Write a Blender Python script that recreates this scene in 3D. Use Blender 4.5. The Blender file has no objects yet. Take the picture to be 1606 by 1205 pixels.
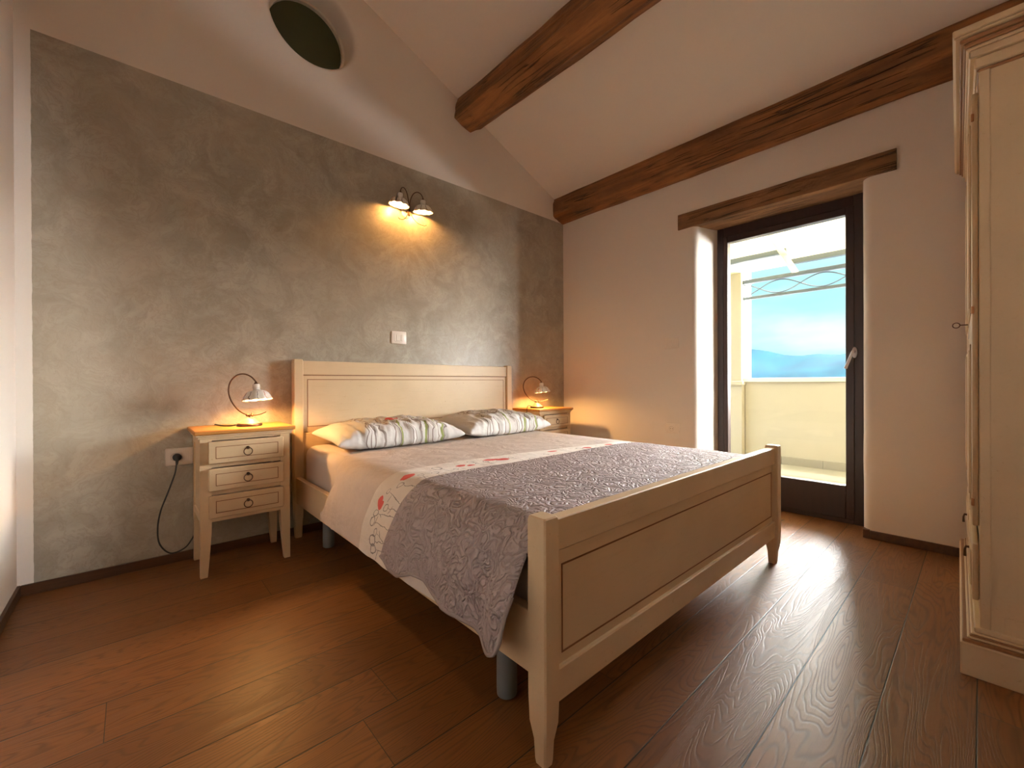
import bpy, bmesh, math, random
from mathutils import Vector, Matrix, noise
R = random.Random(7)
SC = bpy.context.scene
COL = SC.collection
PI = math.pi

# ------------------------------------------------------------------ materials
class NT:
    """tiny helper around a node tree"""
    def __init__(s, name):
        s.m = bpy.data.materials.new(name); s.m.use_nodes = True
        s.t = s.m.node_tree; s.t.nodes.clear()
        s.out = s.n('ShaderNodeOutputMaterial')
        s.b = s.n('ShaderNodeBsdfPrincipled')
        s.l(s.b.outputs[0], s.out.inputs[0])
    def n(s, typ, **kw):
        nd = s.t.nodes.new(typ)
        for k, v in kw.items(): setattr(nd, k, v)
        return nd
    def l(s, a, b): s.t.links.new(a, b)
    def put(s, inp, v):
        if v is None: return
        if hasattr(v, 'is_output') or isinstance(v, bpy.types.NodeSocket): s.l(v, inp)
        else: inp.default_value = v
    def math(s, op, a, b=None, c=None, clamp=False):
        nd = s.n('ShaderNodeMath', operation=op); nd.use_clamp = clamp
        s.put(nd.inputs[0], a); s.put(nd.inputs[1], b); s.put(nd.inputs[2], c)
        return nd.outputs[0]
    def vm(s, op, a, b=None):
        nd = s.n('ShaderNodeVectorMath', operation=op)
        s.put(nd.inputs[0], a); s.put(nd.inputs[1], b)
        return nd.outputs['Value'] if op in ('LENGTH', 'DISTANCE', 'DOT_PRODUCT') else nd.outputs[0]
    def scale(s, v, f):
        nd = s.n('ShaderNodeVectorMath', operation='SCALE'); s.l(v, nd.inputs[0]); nd.inputs['Scale'].default_value = f
        return nd.outputs[0]
    def noisec(s, v, scale=5., detail=3.):
        nd = s.n('ShaderNodeTexNoise'); s.l(v, nd.inputs['Vector']); nd.inputs['Scale'].default_value = scale
        nd.inputs['Detail'].default_value = detail
        return s.vm('SUBTRACT', nd.outputs['Color'], (.5, .5, .5))
    def obj(s): return s.n('ShaderNodeTexCoord').outputs['Object']
    def uv(s): return s.n('ShaderNodeTexCoord').outputs['UV']
    def sep(s, v):
        nd = s.n('ShaderNodeSeparateXYZ'); s.l(v, nd.inputs[0]); return nd.outputs
    def comb(s, x=0., y=0., z=0.):
        nd = s.n('ShaderNodeCombineXYZ')
        for i, v in enumerate((x, y, z)): s.put(nd.inputs[i], v)
        return nd.outputs[0]
    def noise(s, v, scale=5., detail=3., rough=.5, dist=0.):
        nd = s.n('ShaderNodeTexNoise'); s.put(nd.inputs['Vector'], v)
        nd.inputs['Scale'].default_value = scale; nd.inputs['Detail'].default_value = detail
        nd.inputs['Roughness'].default_value = rough; nd.inputs['Distortion'].default_value = dist
        return nd.outputs[0]
    def mix(s, f, a, b, blend='MIX'):
        nd = s.n('ShaderNodeMix', data_type='RGBA', blend_type=blend)
        s.put(nd.inputs[0], f)
        for i, v in ((6, a), (7, b)):
            if isinstance(v, tuple) and len(v) == 3: v = (*v, 1)
            s.put(nd.inputs[i], v)
        return nd.outputs[2]
    def ss(s, v, a, b):
        nd = s.n('ShaderNodeMapRange', interpolation_type='SMOOTHSTEP')
        s.put(nd.inputs[0], v); nd.inputs[1].default_value = a; nd.inputs[2].default_value = b
        return nd.outputs[0]
    def bump(s, h, strength=.3, dist=.01, nrm=None):
        nd = s.n('ShaderNodeBump'); nd.inputs['Strength'].default_value = strength
        nd.inputs['Distance'].default_value = dist; s.l(h, nd.inputs['Height'])
        if nrm is not None: s.l(nrm, nd.inputs['Normal'])
        return nd.outputs[0]
    def fin(s, col=None, rough=None, nrm=None, spec=None, metal=None):
        if col is not None:
            s.put(s.b.inputs['Base Color'], (*col, 1) if isinstance(col, tuple) and len(col) == 3 else col)
        s.put(s.b.inputs['Roughness'], rough)
        if nrm is not None: s.l(nrm, s.b.inputs['Normal'])
        s.put(s.b.inputs['Specular IOR Level'], spec); s.put(s.b.inputs['Metallic'], metal)
        return s.m

def plain(name, col, rough=.5, metal=0., spec=.5, nscale=30., namp=.08, bumps=.1):
    k = NT(name); o = k.obj(); n = k.noise(o, nscale, 4)
    dark = tuple(c * (1 - namp) for c in col)
    lite = tuple(min(1, c * (1 + namp)) for c in col)
    return k.fin(k.mix(n, dark, lite), rough, k.bump(n, bumps, .002), spec, metal)

def m_plaster(name='white_plaster', col=(.80, .735, .665)):
    k = NT(name); o = k.obj()
    n = k.noise(o, 3., 5); n2 = k.noise(o, 45., 3)
    h = k.math('ADD', k.math('MULTIPLY', n, .8), k.math('MULTIPLY', n2, .15))
    c = k.mix(n, tuple(x * .97 for x in col), col)
    return k.fin(c, .85, k.bump(h, .25, .01), .25)

def m_headwall():
    """white gable wall with a rectangle of polished grey-beige stucco"""
    k = NT('gable_wall_finish'); o = k.obj(); x, y, z = k.sep(o)
    edge = k.math('ADD', k.math('MULTIPLY', x, .0058), 2.5436)
    wob = k.math('MULTIPLY', k.math('SUBTRACT', k.noise(o, 18., 2), .5), .006)
    m1 = k.math('LESS_THAN', z, edge)
    m2 = k.math('GREATER_THAN', k.math('ADD', x, wob), -3.5915)
    msk = k.math('MULTIPLY', m1, m2)
    nw = k.noise(o, 3., 5); n2 = k.noise(o, 45., 3)
    white = k.mix(nw, (.77, .705, .635), (.80, .735, .665))
    # trowelled stucco
    ov = k.vm('ADD', o, k.scale(k.noisec(o, 4., 4), .35))
    a = k.noise(ov, 5.5, 6, .62, .6)
    b = k.noise(ov, 14., 5, .65, 1.2)
    cl = k.noise(o, 1.6, 4)
    vein = k.ss(k.math('ABSOLUTE', k.math('SUBTRACT', b, .5)), .0, .05)
    tone = k.ss(a, .25, .75)
    c = k.mix(tone, (.27, .235, .18), (.43, .385, .31))
    c = k.mix(k.math('MULTIPLY', k.math('SUBTRACT', 1., vein), .42), c, (.25, .205, .145))
    c = k.mix(k.ss(cl, .35, .7), c, k.mix(.5, c, (.41, .34, .25)))
    hs = k.math('ADD', k.math('MULTIPLY', a, .8), k.math('MULTIPLY', b, .45))
    hw = k.math('ADD', k.math('MULTIPLY', nw, .8), k.math('MULTIPLY', n2, .15))
    mixh = k.n('ShaderNodeMix', data_type='FLOAT')
    k.l(msk, mixh.inputs[0]); k.l(hw, mixh.inputs[2]); k.l(hs, mixh.inputs[3])
    rs = k.math('ADD', k.math('MULTIPLY', b, .30), .22)
    mr = k.n('ShaderNodeMix', data_type='FLOAT'); k.l(msk, mr.inputs[0]); mr.inputs[2].default_value = .85; k.l(rs, mr.inputs[3])
    return k.fin(k.mix(msk, white, c), mr.outputs[0], k.bump(mixh.outputs[0], .22, .012), .5)

def m_floor():
    k = NT('oak_floorboards'); o = k.obj(); x, y, z = k.sep(o)
    W, L = .19, 2.7
    ry = k.math('DIVIDE', k.math('ADD', y, 2.638), W)
    row = k.math('FLOOR', ry); fy = k.math('FRACT', ry)
    wn = k.n('ShaderNodeTexWhiteNoise', noise_dimensions='1D'); k.l(row, wn.inputs['W'])
    rx = k.math('ADD', k.math('DIVIDE', x, L), k.math('MULTIPLY', wn.outputs[0], 7.3))
    col = k.math('FLOOR', rx); fx = k.math('FRACT', rx)
    wn2 = k.n('ShaderNodeTexWhiteNoise', noise_dimensions='2D'); k.l(k.comb(row, col), wn2.inputs['Vector'])
    rnd = wn2.outputs['Value']; rc = k.sep(wn2.outputs['Color'])
    ey = k.math('MINIMUM', fy, k.math('SUBTRACT', 1., fy))
    ex = k.math('MINIMUM', fx, k.math('SUBTRACT', 1., fx))
    seam = k.math('MINIMUM', k.ss(ey, .005, .014), k.ss(ex, .0001, .0006))
    # per-board offset then stretched noise: contour lines of it make the cathedral figure
    gv = k.comb(k.math('ADD', k.math('MULTIPLY', x, .9), k.math('MULTIPLY', rc[0], 40.)),
                k.math('ADD', k.math('MULTIPLY', y, 6.5), k.math('MULTIPLY', rc[1], 40.)), k.math('MULTIPLY', rc[2], 9.))
    f = k.noise(gv, 1.0, 2.2, .45, .35)
    rings = k.math('MULTIPLY', f, 90.)
    tri = k.math('PINGPONG', rings, 1.)
    line = k.ss(tri, .0, .55)
    fv = k.comb(k.math('MULTIPLY', x, 7.), k.math('MULTIPLY', y, 150.), rnd)
    fib = k.noise(fv, 1., 3, .6)
    vor = k.n('ShaderNodeTexVoronoi'); vor.inputs['Scale'].default_value = 1.; 
    k.l(k.comb(k.math('MULTIPLY', x, 1.5), k.math('MULTIPLY', y, 3.4), 0.), vor.inputs['Vector'])
    kd = k.math('ADD', vor.outputs['Distance'], k.math('MULTIPLY', k.math('SUBTRACT', k.noise(o, 22., 3), .5), .12))
    kr = k.sep(vor.outputs['Color'])[0]
    knot = k.math('MULTIPLY', k.math('SUBTRACT', 1., k.ss(kd, .02, .075)), k.math('GREATER_THAN', kr, .62))
    a, b = (.225, .086, .022), (.115, .040, .010)
    base = k.mix(k.math('ADD', k.math('MULTIPLY', rnd, .6), k.math('MULTIPLY', k.noise(gv, .6, 2), .4)), a, b)
    base = k.mix(k.math('MULTIPLY', k.math('SUBTRACT', 1., line), .45), base, (.055, .020, .007))
    base = k.mix(k.math('MULTIPLY', k.ss(fib, .5, .75), .35), base, (.07, .024, .008))
    base = k.mix(k.math('MULTIPLY', knot, .9), base, (.018, .009, .005))
    base = k.mix(seam, (.012, .006, .003), base)
    h = k.math('ADD', k.math('MULTIPLY', line, .5), k.math('ADD', k.math('MULTIPLY', fib, .25), k.math('MULTIPLY', seam, 1.6)))
    rough = k.math('ADD', .35, k.math('MULTIPLY', fib, .14))
    return k.fin(base, rough, k.bump(h, .26, .0022), .36)

def m_timber(name, a, b, axis, rough=.75, strength=.6, dark=(.03, .013, .006)):
    """old rough-hewn timber, grain along the given axis"""
    k = NT(name); o = k.obj(); c = list(k.sep(o))
    sc = [14., 14., 14.]; sc[axis] = 1.6
    v = k.comb(*[k.math('MULTIPLY', c[i], sc[i]) for i in range(3)])
    g = k.noise(v, 1., 5, .6, .6)
    big = k.noise(o, 2.6, 3)
    sc2 = [26., 26., 26.]; sc2[axis] = 1.1
    v2 = k.comb(*[k.math('MULTIPLY', c[i], sc2[i]) for i in range(3)])
    cr = k.noise(v2, 1., 2, .4, .3)
    crack = k.math('SUBTRACT', 1., k.ss(k.math('ABSOLUTE', k.math('SUBTRACT', cr, .47)), .004, .03))
    crack = k.math('MULTIPLY', crack, k.ss(big, .45, .6))
    hew = k.noise(k.comb(*[k.math('MULTIPLY', c[i], 7. if i != axis else 10.) for i in range(3)]), 1., 3, .6)
    col = k.mix(k.ss(g, .3, .7), b, a)
    col = k.mix(k.math('MULTIPLY', k.ss(big, .4, .65), .45), col, b)
    col = k.mix(k.math('MULTIPLY', crack, .85), col, dark)
    h = k.math('ADD', k.math('MULTIPLY', g, .6), k.math('ADD', k.math('MULTIPLY', hew, .8), k.math('MULTIPLY', crack, -1.2)))
    return k.fin(col, rough, k.bump(h, strength, .02), .3)

def m_cream(name='cream_painted_wood', col=(.65, .485, .30)):
    """cream washed wood with specks and worn patches"""
    k = NT(name); o = k.obj()
    big = k.noise(o, 3.5, 4); sp = k.noise(o, 70., 2, .5)
    x, y, z = k.sep(o)
    gr = k.noise(k.comb(k.math('MULTIPLY', x, 6.), k.math('MULTIPLY', y, 60.), k.math('MULTIPLY', z, 60.)), 1., 3)
    c = k.mix(k.ss(big, .3, .7), col, tuple(v * .9 for v in col))
    c = k.mix(k.math('MULTIPLY', k.ss(gr, .55, .8), .22), c, (.5, .34, .17))
    vor = k.n('ShaderNodeTexVoronoi'); vor.inputs['Scale'].default_value = 9.; k.l(o, vor.inputs['Vector'])
    pick = k.math('GREATER_THAN', k.sep(vor.outputs['Color'])[1], .86)
    dot = k.math('MULTIPLY', k.math('SUBTRACT', 1., k.ss(vor.outputs['Distance'], .03, .09)), pick)
    c = k.mix(k.math('MULTIPLY', dot, .7), c, (.28, .14, .05))
    c = k.mix(k.math('MULTIPLY', k.ss(sp, .68, .78), .35), c, (.4, .24, .1))
    return k.fin(c, .42, k.bump(k.math('ADD', gr, big), .08, .003), .4)

def m_wood(name, a, b, axis=0, rough=.4):
    k = NT(name); o = k.obj(); c = list(k.sep(o)); sc = [45.] * 3; sc[axis] = 3.
    g = k.noise(k.comb(*[k.math('MULTIPLY', c[i], sc[i]) for i in range(3)]), 1., 4, .6, .4)
    return k.fin(k.mix(k.ss(g, .3, .7), a, b), rough, k.bump(g, .12, .003), .45)

def m_fabric(name, col, wr=.25):
    k = NT(name); o = k.obj(); n = k.noise(o, 7., 4, .55, .5); w = k.noise(o, 420., 2)
    return k.fin(k.mix(n, tuple(v * .94 for v in col), col), .9,
                 k.bump(k.math('ADD', n, k.math('MULTIPLY', w, .05)), wr, .012), .15)

def ell(k, p, cx, cy, rx, ry, mode='fill', w=.22, rot=0.):
    """mask of an ellipse drawn in the cloth's own coordinates"""
    q = k.vm('SUBTRACT', p, (cx, cy, 0.))
    if rot:
        r = k.n('ShaderNodeVectorRotate', rotation_type='Z_AXIS'); k.l(q, r.inputs[0]); r.inputs['Angle'].default_value = rot; q = r.outputs[0]
    d = k.vm('LENGTH', k.vm('MULTIPLY', q, (1. / rx, 1. / ry, 0.)))
    if mode == 'fill': return k.math('LESS_THAN', d, 1.)
    nd = k.n('ShaderNodeMath', operation='COMPARE'); k.l(d, nd.inputs[0]); nd.inputs[1].default_value = 1.; nd.inputs[2].default_value = w
    return nd.outputs[0]

def seg(k, p, x0, y0, x1, y1, w):
    """mask of a thin straight stroke"""
    L = math.hypot(x1 - x0, y1 - y0)
    return ell(k, p, (x0 + x1) / 2, (y0 + y1) / 2, L / 2, w, 'fill', rot=-math.atan2(y1 - y0, x1 - x0))

def union(k, ms):
    while len(ms) > 1:
        ms = [k.math('MAXIMUM', ms[i], ms[i + 1]) if i + 1 < len(ms) else ms[i] for i in range(0, len(ms), 2)]
    return ms[0]

def m_sheet():
    """pale sheet with a white flowered border strip (u across the bed, v towards the foot)"""
    k = NT('printed_sheet'); p = k.uv(); u, v, _ = k.sep(p); o = k.obj()
    n = k.noise(o, 6., 4, .55, .6)
    base = k.mix(n, (.56, .47, .425), (.62, .53, .48))
    strip = k.math('GREATER_THAN', v, 0.)
    base = k.mix(strip, base, (.80, .74, .69))
    r = random.Random(5)
    wv = k.vm('ADD', p, k.scale(k.noisec(p, 30., 2), .02))
    reds, ink = [], []
    for (a, b, rx, ry) in [(.02, .10, .034, .022), (.275, .10, .026, .016), (.318, .12, .02, .012), (.47, .06, .04, .018), (.52, .082, .036, .022),
                           (.865, .05, .03, .016), (1.1, .07, .03, .018), (1.3, .05, .03, .016), (-.115, .07, .024, .016), (-.13, .085, .02, .014)]:
        reds.append(ell(k, wv, a, b, rx, ry))
    us = [-.30, -.27, -.235, -.2, -.165, -.13, -.07, -.03, .06, .12, .17, .22, .36, .42, .58, .64, .7, .77, .95, 1.04, 1.2]
    for i, a in enumerate(us):
        b = r.uniform(.05, .17); s = r.uniform(.010, .022)
        ink.append(ell(k, wv, a, b, s, s * r.uniform(.7, 1.3), 'ring', .13))
        ink.append(seg(k, wv, a, b + s * .8, a + r.uniform(-.03, .03), .235, .0016))
        ink.append(seg(k, wv, a + r.uniform(-.02, .02), b + r.uniform(.02, .05), a + r.uniform(-.04, .04), b + .03, .0022))
    im = k.math('MULTIPLY', union(k, ink), strip); rm = k.math('MULTIPLY', union(k, reds), strip)
    c = k.mix(k.math('MULTIPLY', im, .8), base, (.12, .10, .10))
    c = k.mix(k.math('MULTIPLY', rm, .92), c, (.62, .05, .035))
    return k.fin(c, .85, k.bump(k.math('ADD', n, k.math('MULTIPLY', k.noise(k.vm('MULTIPLY', o, (3., 14., 3.)), 1., 4, .6, 1.), .6)), .5, .03), .2)

def m_pillow(name='printed_pillowcase', poppy=True):
    """white pillowcase printed with grey flower outlines, red poppies, green stems (uv in -1..1)"""
    k = NT(name); p = k.uv(); u, v, _ = k.sep(p); o = k.obj()
    n = k.noise(o, 9., 3, .55, .6)
    base = k.mix(n, (.62, .60, .585), (.69, .67, .65))
    w = k.vm('ADD', p, k.scale(k.noisec(p, 2.6, 2), .40))
    r = random.Random(11); ink, grn, red = [], [], []
    for i in range(15):
        a = -.64 + i * .094 + r.uniform(-.03, .03); top = r.uniform(-.35, .45); lean = r.uniform(-.2, .2)
        ink.append(seg(k, w, a - lean * .4, -1.7, a + lean, top, .0105))
        if i % 2 == 0: ink.append(ell(k, w, a + lean, top + .1, r.uniform(.05, .08), r.uniform(.08, .12), 'ring', .12))
    for a, lean in ((-.1, -.03), (.33, .06), (.62, .05)):
        grn.append(seg(k, w, a, -1.5, a + lean, .0, .018)); 
    red += [ell(k, w, -.05, -.12, .085, .17), ell(k, w, .03, -.02, .06, .10)] if poppy else [ell(k, w, .5, .75, .03, .03)]
    c = k.mix(k.math('MULTIPLY', union(k, ink), .9), base, (.24, .19, .17))
    c = k.mix(k.math('MULTIPLY', union(k, grn), .85), c, (.26, .31, .05))
    c = k.mix(k.math('MULTIPLY', union(k, red), .9), c, (.58, .05, .045))
    return k.fin(c, .85, k.bump(n, .3, .012), .2)

def m_quilt():
    """grey-mauve coverlet with meandering stitched relief"""
    k = NT('stitched_coverlet'); p = k.uv(); o = k.obj()
    a = k.noise(p, 17., 2, .45, 1.4); b = k.noise(p, 30., 2, .5, 1.)
    la = k.ss(k.math('PINGPONG', k.math('MULTIPLY', a, 9.), 1.), .0, .75)
    lb = k.ss(k.math('PINGPONG', k.math('MULTIPLY', b, 5.), 1.), .0, .45)
    h = k.math('MULTIPLY', la, k.math('ADD', .75, k.math('MULTIPLY', lb, .25)))
    big = k.noise(p, 5., 3)
    hh = k.math('ADD', h, k.math('MULTIPLY', big, .8))
    c = k.mix(h, (.29, .226, .227), (.34, .272, .273))
    return k.fin(c, .62, k.bump(hh, .95, .0095), .45)

def m_emit(name, col, s):
    k = NT(name); k.t.nodes.remove(k.b)
    e = k.n('ShaderNodeEmission'); e.inputs[0].default_value = (*col, 1); e.inputs[1].default_value = s
    k.l(e.outputs[0], k.out.inputs[0]); return k.m

def m_glass():
    k = NT('clear_pane'); k.t.nodes.remove(k.b)
    t = k.n('ShaderNodeBsdfTransparent'); t.inputs[0].default_value = (.97, .985, .98, 1)
    g = k.n('ShaderNodeBsdfGlossy'); g.inputs['Roughness'].default_value = .02
    lw = k.n('ShaderNodeLayerWeight'); lw.inputs[0].default_value = .5
    fr = k.math('ADD', .025, k.math('MULTIPLY', k.math('POWER', lw.outputs['Facing'], 5.), .6))
    mx = k.n('ShaderNodeMixShader'); k.l(fr, mx.inputs[0]); k.l(t.outputs[0], mx.inputs[1]); k.l(g.outputs[0], mx.inputs[2])
    k.l(mx.outputs[0], k.out.inputs[0]); return k.m

def m_awning():
    k = NT('awning_canvas'); o = k.obj(); n = k.noise(o, 60., 3)
    k.fin(k.mix(n, (.80, .76, .60), (.84, .80, .64)), .9)
    tr = k.n('ShaderNodeBsdfTranslucent'); tr.inputs[0].default_value = (.93, .87, .64, 1)
    mx = k.n('ShaderNodeMixShader'); mx.inputs[0].default_value = .6
    k.l(k.b.outputs[0], mx.inputs[1]); k.l(tr.outputs[0], mx.inputs[2]); k.l(mx.outputs[0], k.out.inputs[0]); return k.m

def m_hills():
    k = NT('haze_tinted_woods'); o = k.obj(); n = k.noise(o, .05, 6, .6); n2 = k.noise(o, .25, 4)
    c = k.mix(k.ss(n, .35, .65), (.001, .036, .066), (.002, .054, .082))  # blue of the distance haze is put into the base colour
    c = k.mix(k.math('MULTIPLY', k.ss(n2, .5, .7), .35), c, (.005,.066,.082))
    return k.fin(c, .95, None, .1)

def m_shade():
    """white glazed ceramic with dark and red painted strokes"""
    k = NT('painted_ceramic'); p = k.uv(); u, v, _ = k.sep(p); o = k.obj()
    nz = k.noise(o, 60., 2); um = k.math('ADD', k.math('MULTIPLY', u, 10.), k.math('MULTIPLY', nz, .5))
    f = k.math('FRACT', um); line = k.math('LESS_THAN', k.math('ABSOLUTE', k.math('SUBTRACT', f, .5)), .06)
    band = k.math('MULTIPLY', k.math('GREATER_THAN', v, .35), k.math('LESS_THAN', v, .95))
    alt = k.math('GREATER_THAN', k.math('FRACT', k.math('MULTIPLY', k.math('FLOOR', um), .35)), .6)
    lc = k.mix(alt, (.12, .10, .09), (.45, .10, .04))
    c = k.mix(k.math('MULTIPLY', k.math('MULTIPLY', line, band), .85), (.78, .74, .69), lc)
    return k.fin(c, .28, None, .5)

def m_rust(name='bronzed_iron', col=(.11, .06, .035)):
    k = NT(name); n = k.noise(k.obj(), 80., 3)
    return k.fin(k.mix(n, tuple(c * .7 for c in col), tuple(c * 1.4 for c in col)), .42, None, .5, .85)

M = dict(
    plaster=m_plaster(), gable=m_headwall(), floor=m_floor(), cream=m_cream(),
    beam=m_timber('hewn_beam_wood', (.30, .125, .038), (.12, .045, .014), 1, .7, 1.),
    lintel=m_timber('dark_lintel_wood', (.27, .13, .052), (.11, .050, .02), 1, .75, 1.),
    groove=plain('brown_groove', (.20, .075, .022), .6),
    oak=m_wood('honey_oak', (.56, .27, .07), (.44, .19, .045)),
    skirt=m_wood('skirting_oak', (.085, .034, .012), (.055, .021, .008)),
    sheet=m_sheet(), mattress=m_fabric('fitted_sheet', (.62, .54, .49)), pillow=m_pillow(), pillow_plain=m_pillow('outline_printed_pillowcase', False), quilt=m_quilt(),
    binding=m_fabric('coverlet_binding', (.27, .22, .21)),
    shade=m_shade(), ceramic=plain('white_ceramic', (.76, .72, .67), .3), iron=m_rust(),
    bulb=m_emit('glowing_bulb', (1., .50, .15), 1350.), wallbulb=m_emit('glowing_wall_bulb', (1., .48, .13), 440.),
    plastic=plain('white_plastic', (.80, .72, .64), .35, namp=.02, bumps=.02),
    socket_in=plain('socket_darker_plastic', (.62, .55, .48), .4, namp=.02), hole=plain('dark_hole', (.02, .02, .02), .7),  # outlet insert in a darker plastic than the plate
    black=plain('black_rubber', (.012, .012, .013), .5), browncord=plain('brown_cord', (.06, .03, .018), .5),
    steel=plain('grey_steel', (.16, .17, .17), .45, .3), copper=plain('coppery_hinge', (.42, .20, .09), .4, .7),
    satin=plain('satin_nickel', (.62, .58, .60), .3, .7, namp=.03),
    doorwood=m_wood('dark_stained_door_wood', (.030, .012, .010), (.020, .008, .007), 2, .38),
    glass=m_glass(), green=plain('green_shutter_paint', (.050, .056, .020), .6, nscale=8., namp=.25),
    whitepaint=plain('white_window_paint', (.74, .66, .57), .5),
    stucco=plain('cream_stucco', (.50, .465, .375), .9, nscale=12., namp=.03, bumps=.2),
    coping=plain('pale_stone_coping', (.86, .83, .74), .7, namp=.04),
    tile=plain('pale_terrace_tile', (.34, .315, .26), .6, namp=.05),
    awning=m_awning(), rail=plain('grey_awning_metal', (.10, .125, .16), .5, .2, namp=.04), hills=m_hills(),
    bounce_dark=plain('darkened_outer_face', (.10, .085, .065), .9, nscale=9., namp=.3, bumps=.4),
    rear_bounce=plain('rear_bounce_plaster', (.80, .72, .64), .7, nscale=4., namp=.15, bumps=.3), glaze_shadow=plain('glaze_with_cove_shadow', (.26, .12, .045), .5),
    dome=plain('beige_ceramic', (.40, .30, .19), .4),
    slat=plain('pale_slat_wood', (.45, .33, .2), .6),
)

# ------------------------------------------------------------------ mesh helpers
def setmi(bm, n0, mi):
    bm.faces.ensure_lookup_table()
    for f in bm.faces[n0:]: f.material_index = mi

def box(bm, x0, x1, y0, y1, z0, z1, bev=0., mi=0, seg_=1):
    t = bmesh.new(); bmesh.ops.create_cube(t, size=1)
    for v in t.verts:
        v.co = Vector((x0 + (v.co.x + .5) * (x1 - x0), y0 + (v.co.y + .5) * (y1 - y0), z0 + (v.co.z + .5) * (z1 - z0)))
    if bev: bmesh.ops.bevel(t, geom=t.edges[:], offset=bev, segments=seg_, affect='EDGES', profile=.5)
    return join(bm, t, mi)

def join(bm, t, mi=None, M4=None):
    if M4 is not None: bmesh.ops.transform(t, matrix=M4, verts=t.verts)
    if mi is not None:
        for f in t.faces: f.material_index = mi
    me = bpy.data.meshes.new('tmp'); t.to_mesh(me); t.free(); bm.from_mesh(me); bpy.data.meshes.remove(me)
    return bm

def loft(bm, rings, close=True, cap=True, mi=0):
    """rings: lists of points with equal counts"""
    vs = [[bm.verts.new(p) for p in r] for r in rings]; n = len(rings[0]); fs = []
    for a, b in zip(vs[:-1], vs[1:]):
        for i in range(n if close else n - 1):
            j = (i + 1) % n
            fs.append(bm.faces.new((a[i], a[j], b[j], b[i])))
    if cap and close:
        fs.append(bm.faces.new(list(reversed(vs[0])))); fs.append(bm.faces.new(vs[-1]))
    for f in fs: f.material_index = mi
    return vs

def spline(pts, n):
    pts = [Vector(p) for p in pts]; P = [pts[0] * 2 - pts[1]] + pts + [pts[-1] * 2 - pts[-2]]; out = []
    for i in range(1, len(P) - 2):
        for k in range(n):
            t = k / n; a, b, c, d = P[i - 1], P[i], P[i + 1], P[i + 2]
            out.append(.5 * (2 * b + (c - a) * t + (2 * a - 5 * b + 4 * c - d) * t * t + (3 * b - a - 3 * c + d) * t ** 3))
    out.append(pts[-1]); return out

def tube(bm, pts, rad, sg=10, mi=0):
    pts = [Vector(p) for p in pts]; n = len(pts)
    T = [(pts[min(i + 1, n - 1)] - pts[max(i - 1, 0)]).normalized() for i in range(n)]
    up = Vector((0, 0, 1)) if abs(T[0].z) < .9 else Vector((1, 0, 0)); N = (up - T[0] * up.dot(T[0])).normalized(); rings = []
    for i in range(n):
        N = (N - T[i] * N.dot(T[i])).normalized(); B = T[i].cross(N)
        r = rad[i] if isinstance(rad, (list, tuple)) else rad
        rings.append([pts[i] + (N * math.cos(2 * PI * k / sg) + B * math.sin(2 * PI * k / sg)) * r for k in range(sg)])
    loft(bm, rings, mi=mi); return bm

def lathe(bm, prof, sg=24, c=(0, 0, 0), flute=None, mi=0, cap=True):
    rings = []
    for i, (r, z) in enumerate(prof):
        ring = []
        for k in range(sg):
            a = 2 * PI * k / sg; rr, zz = r, z
            if flute: rr, zz = flute(i, a, r, z)
            ring.append(Vector((c[0] + rr * math.cos(a), c[1] + rr * math.sin(a), c[2] + zz)))
        rings.append(ring)
    return loft(bm, rings, cap=cap, mi=mi)

def torus(bm, c, R0, r, axis='y', n=28, m=8, mi=0):
    pts = []
    rings = []
    for i in range(n):
        a = 2 * PI * i / n; ring = []
        for j in range(m):
            b = 2 * PI * j / m; q = R0 + r * math.cos(b)
            p = (q * math.cos(a), r * math.sin(b), q * math.sin(a)) if axis == 'y' else (r * math.sin(b), q * math.cos(a), q * math.sin(a))
            ring.append(Vector(c) + Vector(p))
        rings.append(ring)
    rings.append(rings[0])
    vs = [[bm.verts.new(p) for p in r] for r in rings[:-1]]
    for i in range(n):
        for j in range(m):
            f = bm.faces.new((vs[i][j], vs[i][(j + 1) % m], vs[(i + 1) % n][(j + 1) % m], vs[(i + 1) % n][j])); f.material_index = mi
    return bm

def prism(bm, poly, axis, a, b, mi=0):
    """poly of 2-D points extruded along an axis; axis 'x': (y,z), 'y': (x,z), 'z': (x,y)"""
    def P(p, t): return {'x': (t, p[0], p[1]), 'y': (p[0], t, p[1]), 'z': (p[0], p[1], t)}[axis]
    loft(bm, [[P(p, a) for p in poly], [P(p, b) for p in poly]], mi=mi); return bm

def groove_rect(bm, x0, x1, z0, z1, y, w=.004, d=.0012, mi=1):
    """thin dark line rectangle on a face looking towards -y"""
    box(bm, x0, x1, y - d, y + d, z0, z0 + w, mi=mi); box(bm, x0, x1, y - d, y + d, z1 - w, z1, mi=mi)
    box(bm, x0, x0 + w, y - d, y + d, z0 + w, z1 - w, mi=mi); box(bm, x1 - w, x1, y - d, y + d, z0 + w, z1 - w, mi=mi)

def tidy(bm):
    bmesh.ops.recalc_face_normals(bm, faces=bm.faces[:])

def obj(name, bm, mats, parent=None, world=True, smooth=40):
    """links a bmesh as one object; with a parent the mesh is given in world coordinates unless world=False"""
    tidy(bm)
    org = Vector((0, 0, 0))
    if parent is not None and world:
        p = parent
        while p is not None: org += p.location; p = p.parent
        bmesh.ops.translate(bm, vec=-org, verts=bm.verts)
    me = bpy.data.meshes.new(name); bm.to_mesh(me); bm.free()
    if not isinstance(mats, (list, tuple)): mats = [mats]
    for m in mats: me.materials.append(m)
    o = bpy.data.objects.new(name, me); COL.objects.link(o)
    if parent is not None: o.parent = parent
    if smooth:
        for p in me.polygons: p.use_smooth = True
        try: me.set_sharp_from_angle(angle=math.radians(smooth))
        except Exception: pass
    return o

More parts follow.
